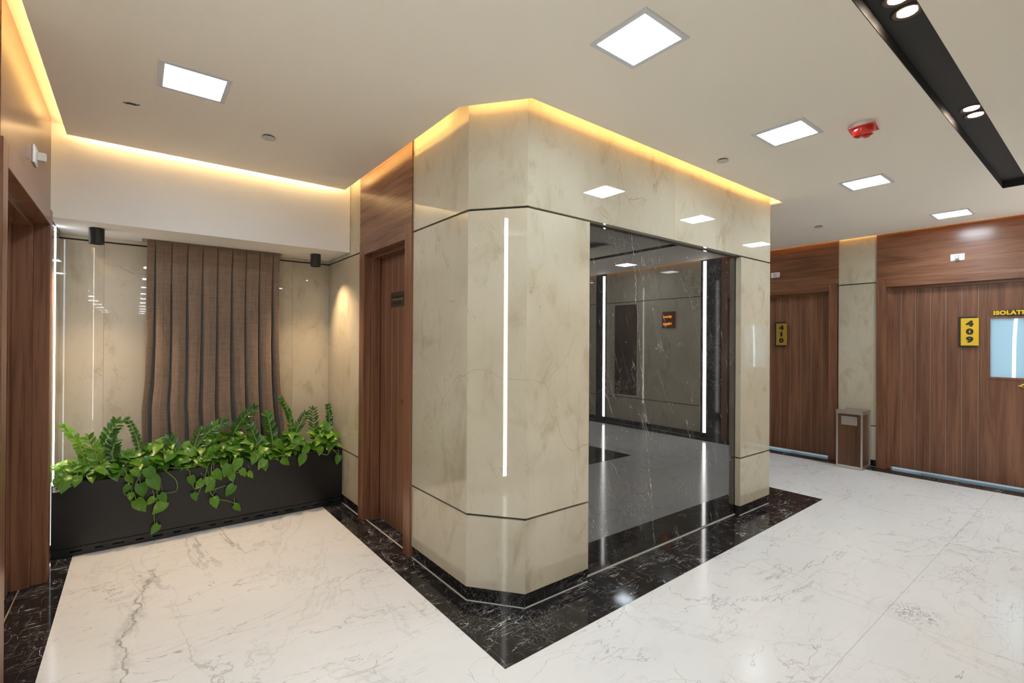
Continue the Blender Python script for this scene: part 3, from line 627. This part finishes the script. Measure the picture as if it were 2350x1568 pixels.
# tiny fitting poking from the stone block by the 410 header
r = empty('cable_end', (6.79, 3.02, 2.69), 'tiny white cable end by the ceiling above door 410', 'cable')
b = NB(); tube(b, [(6.70, 3.06, 2.69), (6.69, 3.055, 2.67), (6.695, 3.035, 2.655), (6.71, 3.03, 2.645)], .005, 6); sub(r, 'wire', b, WPLAS)

# indicator lamps above doors
def indicator(x, y, z, side, label, hy=.056, hz=.035):
    r = empty('door_indicator', (x, y, z), label, 'indicator lamp', 'indicator lamps above the doors')
    s = side; b = NB(); box(b, min(x, x + s * .009), max(x, x + s * .009), y - hy, y + hy, z - hz, z + hz, .003); sub(r, 'wall_plate', b, WPLAS)
    b = NB(); box(b, min(x + s * .009, x + s * .011), max(x + s * .009, x + s * .011), y - .028, y + .028, z - hz + .008, z + hz - .008, .001); sub(r, 'inner_frame', b, WPLAS)
    b = NB(); box(b, min(x + s * .011, x + s * .046), max(x + s * .011, x + s * .046), y - .015, y + .015, z - .022, z + .020, .004); sub(r, 'lamp_block', b, BPLAS)
    b = NB(); cyl(b, (x + s * .032, y, z - .0235), .005, .003, 'Z', 12); sub(r, 'pin', b, STEEL)
indicator(6.785, 1.112, 2.348, -1, 'white plate with small lamp block above door 409')
indicator(6.785, 2.935, 2.356, -1, 'white plate with small lamp block above door 410')
indicator(-.4145, 3.42, 2.355, 1, 'white plate with projecting lamp block above the left door', .058, .045)

# ------------------------------------------------------------------ bin
bx0, bx1, by0, by1, bh = 6.47, 6.755, 1.855, 2.115, .668
r = empty('waste_bin', ((bx0 + bx1) / 2, (by0 + by1) / 2, 0), 'steel framed walnut litter bin with ashtray top standing between the numbered doors', 'bin')
b = NB(); box(b, bx0 + .012, bx1 - .012, by0 + .012, by1 - .012, .035, bh - .04)
oo = sub(r, 'body', b, mat_wood('bin_walnut', False, .3, .55))
for (x, y) in ((bx0, by0), (bx0, by1 - .018), (bx1 - .018, by0), (bx1 - .018, by1 - .018)):
    b = NB(); box(b, x, x + .018, y, y + .018, .035, bh - .04, .002); sub(r, 'corner_post', b, STEEL)
b = NB(); box(b, bx0, bx1, by0, by1, 0.003, .035, .002); sub(r, 'plinth', b, STEEL)
b = NB(); cells(b, [bx0 - .001, bx0 + .014, bx1 - .014, bx1 + .001], [by0 - .001, by0 + .014, by1 - .014, by1 + .001], lambda x, y: not (bx0 + .014 < x < bx1 - .014 and by0 + .014 < y < by1 - .014), bh - .042, bh); sub(r, 'ashtray_rim', b, STEEL)
b = NB(); box(b, bx0 + .014, bx1 - .014, by0 + .014, by1 - .014, bh - .03, bh - .012); sub(r, 'ashtray_dish', b, plain('dish_steel', (.55, .56, .58), .15, .9))
b = NB(); ya, yb, za, zb = by0 + .052, by1 - .052, .50, .60
for (a, c, e, f) in ((ya, ya + .012, za, zb), (yb - .012, yb, za, zb), (ya + .012, yb - .012, za, za + .012), (ya + .012, yb - .012, zb - .012, zb)): box(b, bx0 - .002, bx0 + .013, a, c, e, f, .001)
sub(r, 'slot_frame', b, STEEL)
b = NB(); box(b, bx0 + .008, bx0 + .0118, ya + .012, yb - .012, za + .012, zb - .012); sub(r, 'slot_flap', b, plain('flap_grey', (.42, .38, .36), .35, .5))

# ------------------------------------------------------------------ planter
PY0, PY1, PZ = 4.268, 4.47, .478
r = empty('planter_box', (.51, PY0, 0), 'long black planter box across the alcove', 'planter')
b = NB(); X0, X1 = XL + .006, XC - .001
box(b, X0, X1, PY0, PY0 + .016, .062, PZ, .0015); box(b, X0, X1, PY1 - .016, PY1, .004, PZ, .0015); box(b, X0, X0 + .016, PY0 + .017, PY1 - .017, .004, PZ); box(b, X1 - .016, X1, PY0 + .017, PY1 - .017, .004, PZ); box(b, X0 + .017, X1 - .017, PY0 + .017, PY1 - .017, .05, .07)
sub(r, 'box_body', b, BLKPLA)
b = NB(); xs = [X0]; x = X0 + .09; k = 0; slots = []
while x < X1 - .12:
    L = (.062, .044)[k % 2]; slots.append((x, x + L)); x += L + (.062, .05)[k % 2]; k += 1
for (a, c) in slots: xs += [a, c]
xs.append(X1)
zs = [.003, .026, .036, .058]
import bisect
def fn(x, z): return not (.026 < z < .036 and any(a < x < c for a, c in slots))
bb = NB(); cells(bb, xs, zs, fn, -PY0 - .014, -PY0 - .001)
bb.transform(Matrix(((1, 0, 0, 0), (0, 0, -1, 0), (0, 1, 0, 0), (0, 0, 0, 1)))); bmesh.ops.recalc_face_normals(bb, faces=bb.faces)
b.free(); o = sub(r, 'vent_plinth', bb, BLKPLA)
b = NB(); box(b, X0 + .018, X1 - .018, PY0 + .018, PY1 - .018, .40, .45)
sub(r, 'soil', b, SOIL)
b = NB(); box(b, XL + .012, XL + .052, PY0 - .0012, PY0 - .0002, .436, .472); lab = sub(r, 'label_sticker', b, WPLAS)
b = NB(); 
for (a, c, e, f) in ((.026, .038, .452, .466), (.026, .030, .446, .450), (.034, .038, .446, .450), (.027, .037, .441, .444)): box(b, XL + a, XL + c, PY0 - .0018, PY0 - .0012, e, f)
obj('sticker_mark', b, plain('blue_print', (.05, .16, .20), .5), lab).location = -Vector(r.location)

# ------------------------------------------------------------------ curtain
r = empty('curtain', (.52, 4.56, 2.185), 'brown linen curtain hanging in deep pleats behind the planter', 'curtain')
def clerp(z, tab):
    for (z0, a), (z1, c) in zip(tab, tab[1:]):
        if z >= z1: return c + (a - c) * (z - z1) / (z0 - z1)
    return tab[-1][1]
LT = [(2.2, .062), (1.9, .060), (1.4, .060), (1.1, .052), (.9, .036), (.7, .04), (.3, .03)]; RT = [(2.2, .978), (1.9, .972), (1.4, .974), (1.1, .985), (.9, 1.0), (.7, 1.02), (.3, 1.04)]
NP = 9; NU = 540; NZ = 44; zt_, zb_ = 2.182, .10
b = NB(); grid = []
for j in range(NZ + 1):
    z = zt_ + (zb_ - zt_) * j / NZ; h = (zt_ - z) / (zt_ - zb_); row = []
    xl, xr = clerp(z, LT), clerp(z, RT)
    for i in range(NU + 1):
        u = i / NU; ph = u * NP + .50 + .10 * math.sin(u * 17 + 1) * h; f = ph - math.floor(ph); k = math.floor(ph + .5); d = min(f, 1 - f)
        fw = .032 + (.125 + .035 * math.sin(k * 2.3)) * min(1, (h * 1.15) ** .8)
        e = max(0., min(1., (fw * 1.35 - d) / (fw * .95))); e = e * e * (3 - 2 * e); deep = .092 * e * min(1, .3 + h * 3)
        bulge = -.012 * math.sin(min(1, max(0, (d - fw) / (.5 - fw))) * PI / 2) * min(1, .3 + h * 2)
        y = 4.532 + deep + bulge + .006 * math.sin(k * 4.1 + h * 4) * h
        x = xl + (xr - xl) * u + .006 * math.sin(k * 1.7 + h * 3.2) * h * (0 if i in (0, NU) else 1)
        row.append(b.verts.new((x, y, z)))
    grid.append(row)
for j in range(NZ):
    for i in range(NU): b.faces.new((grid[j][i], grid[j + 1][i], grid[j + 1][i + 1], grid[j][i + 1]))
o = sub(r, 'cloth', b, FABRIC, True); md = o.modifiers.new('s', 'SOLIDIFY'); md.thickness = .003; md.offset = 1
b = NB(); box(b, .03, 1.0, 4.535, 4.60, 2.172, 2.1845, .001); sub(r, 'track', b, plain('grey_track', (.30, .28, .25), .5))

# ------------------------------------------------------------------ leaves and plants
HEART = [(0, .30, -.10), (.10, .44, -.06), (.25, .50, -.01), (.45, .46, 0), (.65, .33, 0), (.85, .14, 0), (1.0, .0, 0)]
OVAL = [(0, .06, 0), (.15, .26, 0), (.35, .42, 0), (.55, .46, 0), (.75, .34, 0), (.9, .16, 0), (1.0, .0, 0)]
def leaf_add(bm, pos, tip, nrm, L, W, prof, r, fold=.18, droop=.25, wave=.0):
    LR = bm.verts.layers.float.get('leafrand') or bm.verts.layers.float.new('leafrand'); LS = bm.verts.layers.float.get('leafside') or bm.verts.layers.float.new('leafside')
    t = Vector(tip).normalized(); nn = Vector(nrm); nn = (nn - t * nn.dot(t)); nn = nn.normalized() if nn.length > .05 else t.orthogonal().normalized(); s = t.cross(nn); p = Vector(pos); rows = []
    for (u, w_, sh) in prof:
        row = []
        for k, sv in enumerate((-1, -.55, 0, .55, 1)):
            if w_ == 0 and sv != 0: continue
            off = sh * abs(sv) ; a = (u + off) * L; x = sv * w_ * W
            h = abs(sv) * w_ * W * fold - droop * L * u * u + wave * L * math.sin(u * 9 + sv * 2 + r * 6) * abs(sv)
            v = bm.verts.new(p + t * a + s * x + nn * h); v[LR] = r; v[LS] = abs(sv); row.append(v)
        rows.append(row)
    for a, c in zip(rows, rows[1:]):
        if len(c) == 1:
            for k in range(4): bm.faces.new((a[k], a[k + 1], c[0]))
        else:
            for k in range(4): bm.faces.new((a[k], a[k + 1], c[k + 1], c[k]))
def curve(p0, p1, bow, n=10):
    p0 = Vector(p0); p1 = Vector(p1); bow = Vector(bow)
    return [p0.lerp(p1, i / n) + bow * (4 * (i / n) * (1 - i / n)) for i in range(n + 1)]
# ZZ plant stalks:  base(x,z) tip(x,z) y bow
ZZ = [((-.291, .45), (-.368, .866), 4.36, (.05, 0, 0), 'leafy stalk farthest left in the planter, next to the upright light line'),
      ((-.20, .45), (-.105, .868), 4.39, (-.03, 0, .0), 'tall stalk leaning right, second from the left of the planter'),
      ((.02, .45), (-.042, .887), 4.37, (.03, 0, .01), 'stalk with a drooping tip just left of the curtain'),
      ((.33, .45), (.387, .76), 4.36, (-.01, 0, 0), 'short upright stalk with narrow leaflets in front of the left pleats'),
      ((.36, .45), (.545, .805), 4.40, (-.05, 0, .04), 'arching stalk leaning right before the middle of the curtain'),
      ((.60, .45), (.755, .897), 4.38, (-.06, 0, .03), 'tall dark stalk arching right before the curtain'),
      ((.90, .44), (.852, .842), 4.33, (.01, 0, 0), 'broad upright stalk before the right pleats of the curtain'),
      ((1.02, .45), (.967, .956), 4.39, (.05, 0, .03), 'tallest curling stalk at the right edge of the curtain'),
      ((1.05, .45), (1.165, .812), 4.41, (-.02, 0, .02), 'thin leaning stalk right of the curtain'),
      ((1.24, .45), (1.224, .85), 4.39, (.0, 0, 0), 'pale narrow-leaved stalk near the right wall'),
      ((1.34, .45), (1.361, .87), 4.41, (.02, 0, 0), 'stalk nearest the right wall'),
      ((-.20, .45), (-.245, .775), 4.34, (.02, 0, 0), 'bright short stalk between the two left stalks'),
      ((-.06, .45), (-.115, .735), 4.34, (-.03, 0, 0), 'short bushy stalk left of the curtain'),
      ((.79, .45), (.73, .75), 4.34, (.02, 0, 0), 'low stalk before the third pleat from the right'),
      ((.22, .45), (.20, .72), 4.35, (.03, 0, 0), 'low dark stalk before the leftmost pleats')]
for i, (bs_, tp, y, bow, lab) in enumerate(ZZ):
    r = empty('zz_plant', (bs_[0], y, .45), lab, 'plant', 'upright stalk plants in the planter')
    pts = curve((bs_[0], y, bs_[1]), (tp[0], y + .0, tp[1] - .03), bow, 14)
    b = NB(); tube(b, pts, .0065, 7, .0028); sub(r, 'stem', b, STEM, True)
    b = NB(); b.verts.layers.float.new('leafrand'); b.verts.layers.float.new('leafside'); n_ = 11 if tp[1] > .8 else 8; narrow = i in (3, 8, 9); Ll = (.072 if not narrow else .062) * {0: .72, 2: .5, 7: .75, 10: .6}.get(i, 1)
    tw = rnd.uniform(-.5, .5)
    for k in range(n_):
        f = .30 + .70 * k / (n_ - 1); idx = f * (len(pts) - 1); a = int(min(idx, len(pts) - 2)); p = pts[a].lerp(pts[a + 1], idx - a); d = (pts[a + 1] - pts[a]).normalized()
        side = d.cross(Vector((math.sin(tw), -math.cos(tw), .15))).normalized() if i not in (0, 7) else (d.cross(Vector((1, -.5, .15))).normalized() * .6 + Vector((.5, 0, 0))); sc = (1 - .45 * abs(f - .62))
        for s_ in (-1, 1):
            tip = d * rnd.uniform(.75, 1.15) + side * s_ * 1.0 + Vector((0, -rnd.uniform(-.1, .3), 0))
            leaf_add(b, p, tip, Vector((rnd.uniform(-.5, .5) + s_ * .35, -1, .55 + rnd.uniform(-.35, .5))), Ll * sc * rnd.uniform(.9, 1.1), (.030 if not narrow else .017) * sc * 1.1, OVAL, rnd.random() * (.8 if i not in (0, 11) else 1) + (.35 if i in (0, 11) else 0), .22, .12)
    d = (pts[-1] - pts[-2]).normalized(); leaf_add(b, pts[-1], d, Vector((.1, -1, .2)), Ll * .75, .026, OVAL, rnd.random(), .2, .2)
    sub(r, 'leaves', b, ZLEAF if i not in (0, 11) else LEAF, True)

# pothos clumps: centre x, width, height of mound, count
POT = [(-.345, .07, .60, 26, 'pale pothos clump at the left end of the planter'), (-.20, .09, .62, 30, 'pothos clump second from the left end of the planter'), (-.02, .10, .64, 34, 'pothos clump left of the curtain'),
       (.14, .09, .70, 38, 'full pothos clump with a long vine hanging lowest down the planter'), (.31, .09, .63, 32, 'pothos clump before the left half of the curtain'), (.50, .10, .72, 44, 'large pothos clump with looping vines before the curtain middle'),
       (.68, .10, .70, 38, 'pothos clump before the right half of the curtain'), (.86, .09, .62, 30, 'pothos clump with one leaf folded over the planter rim'), (1.05, .10, .66, 36, 'pothos clump right of the curtain'), (1.30, .10, .71, 52, 'tall bright pothos mound against the right wall')]
HANG = [(.111, .419, 3, 1.25), (.038, .380, 3, 1.1), (.031, .275, 3, 1.15), (.137, .238, 3, 1.1), (.161, .302, 3, .8), (.113, .090, 3, .8), (-.046, .404, 3, .65), (-.027, .467, 3, .7), (.008, .506, 3, .8), (.086, .484, 3, 1.1), (-.022, .346, 3, .6), (.087, .294, 3, .7),
        (.329, .397, 5, .8), (.378, .360, 5, .85), (.349, .275, 5, .7), (.447, .364, 5, 1.05), (.572, .282, 5, 1.0), (.476, .208, 5, .95), (.626, .138, 5, .75), (.586, .380, 5, .8), (.663, .401, 6, .75), (.714, .376, 6, .7), (.551, .436, 5, 1.1), (.494, .412, 5, 1.0),
        (.967, .441, 8, .85), (1.092, .437, 8, 1.05), (1.389, .398, 9, .85), (.791, .450, 7, .95), (.816, .428, 7, .8), (.917, .589, 7, 1), (1.119, .510, 8, .9), (.439, .323, 5, .8), (-.36, .475, 0, .9), (-.30, .50, 0, .8), (-.385, .50, 0, .8), (.62, .47, 6, 1.1), (.74, .50, 7, 1.0), (1.24, .49, 9, .8)]
VINES = {3: [[(.10, 4.30, .50), (.10, 4.245, .50), (.12, 4.24, .42), (.125, 4.238, .30), (.11, 4.238, .20), (.113, 4.238, .10)], [(.05, 4.30, .50), (.03, 4.245, .48), (.0, 4.24, .40), (.04, 4.24, .33), (.06, 4.24, .27)], [(.16, 4.3, .5), (.19, 4.245, .47), (.235, 4.24, .41), (.24, 4.24, .34), (.20, 4.24, .33), (.16, 4.24, .335)], [(0, 4.3, .5), (-.02, 4.245, .46), (-.055, 4.24, .37), (-.03, 4.24, .36)]],
         5: [[(.46, 4.30, .50), (.43, 4.245, .49), (.41, 4.24, .40), (.385, 4.24, .33), (.36, 4.238, .26)], [(.48, 4.3, .51), (.455, 4.245, .49), (.45, 4.24, .38), (.45, 4.24, .28), (.50, 4.24, .225), (.56, 4.24, .20), (.62, 4.238, .165)], [(.50, 4.3, .5), (.56, 4.245, .48), (.60, 4.24, .42), (.64, 4.24, .40)], [(.44, 4.24, .40), (.39, 4.24, .375), (.36, 4.24, .38), (.34, 4.24, .40)], [(.45, 4.24, .30), (.50, 4.24, .31), (.55, 4.24, .32)]],
         8: [[(1.0, 4.3, .5), (.985, 4.245, .50), (.985, 4.24, .45), (.97, 4.24, .43)]], 9: [[(1.20, 4.3, .50), (1.24, 4.245, .475), (1.30, 4.24, .45), (1.32, 4.245, .48)], [(1.34, 4.30, .5), (1.37, 4.245, .47), (1.39, 4.24, .44)]], 2: [[(-.13, 4.3, .49), (.0, 4.255, .49), (.05, 4.25, .50)]], 4: [[(.20, 4.28, .50), (.30, 4.252, .49), (.40, 4.25, .50)]]}
for ci, (cx, hw, top, cnt, lab) in enumerate(POT):
    r = empty('pothos_plant', (cx, 4.36, .45), lab, 'plant', 'pothos plants in the planter')
    b = NB(); b.verts.layers.float.new('leafrand'); b.verts.layers.float.new('leafside'); st = NB()
    bright = .25 if ci in (0, 9) else 0
    cnt = int(cnt * 1.35)
    for k in range(cnt):
        u = rnd.gauss(0, .55); u = max(-1.25, min(1.25, u)); yy = rnd.uniform(4.262, 4.44); x = max(XL + .03, min(XC - .03, cx + u * hw * 1.15))
        zt2 = .49 + (top - .49) * math.sqrt(max(.05, 1 - (u / 1.35) ** 2)) * (.35 + .65 * min(1, (yy - 4.25) / .10)); z = .475 + (zt2 - .475) * (k / cnt) ** .6
        if yy < 4.29: z = max(z, .485)
        az = rnd.uniform(-PI, 0) if yy < 4.38 else rnd.uniform(-PI, PI); el = rnd.uniform(-.75, .45)
        tip = Vector((math.cos(az), math.sin(az) * .9, el)); nr = Vector((rnd.uniform(-.45, .45), -rnd.uniform(.2, .9), rnd.uniform(.4, 1)))
        L = rnd.uniform(.060, .105) * (1.0 if ci else .95); p = Vector((x, yy, z)); tl = tip.normalized() * L * .5
        q = p - tl * .7
        q.x = max(XL + .05, min(XC - .055, q.x)); q.y = min(q.y, 4.43)
        leaf_add(b, q, tip, nr, L, L * rnd.uniform(.62, .78), HEART, min(1, rnd.random() * .85 + bright), .16, rnd.uniform(.1, .35), .03)
        root = Vector((cx + u * hw * .35, 4.36, .45)); midp = (root + q) / 2 + Vector((0, 0, .04)); tube(st, [root, midp, q], .0021, 5)
    for (x, z, cc, sc) in HANG:
        if cc != ci: continue
        L = .094 * sc; sgn = rnd.choice((-1, 1)); tip = Vector((sgn * rnd.uniform(.1, .75), -.18, -rnd.uniform(.5, 1))); nr = Vector((rnd.uniform(-.3, .3), -1, rnd.uniform(.15, .55)))
        t_ = tip.normalized(); q = Vector((x, 4.236, z)) - t_ * L * .45; q.y = 4.236
        leaf_add(b, q, tip, nr, L, L * .74, HEART, .25 + rnd.random() * .6, .12, .18, .02)
        tube(st, [q, q + Vector((rnd.uniform(-.012, .012), .006, .03)), q + Vector((rnd.uniform(-.02, .02), .010, .055))], .0018, 5)
    for v in VINES.get(ci, ()):
        pv = [Vector(p) for p in v]; out = []
        for a in range(len(pv) - 1):
            p0, p1, p2, p3 = pv[max(a - 1, 0)], pv[a], pv[a + 1], pv[min(a + 2, len(pv) - 1)]
            for k in range(6):
                t = k / 6; out.append(.5 * ((2 * p1) + (p2 - p0) * t + (2 * p0 - 5 * p1 + 4 * p2 - p3) * t * t + (3 * p1 - p0 - 3 * p2 + p3) * t ** 3))
        out.append(pv[-1]); tube(st, out, .0031, 6, .0018)
    sub(r, 'leaves', b, LEAF, True); sub(r, 'stems', st, STEM, True)
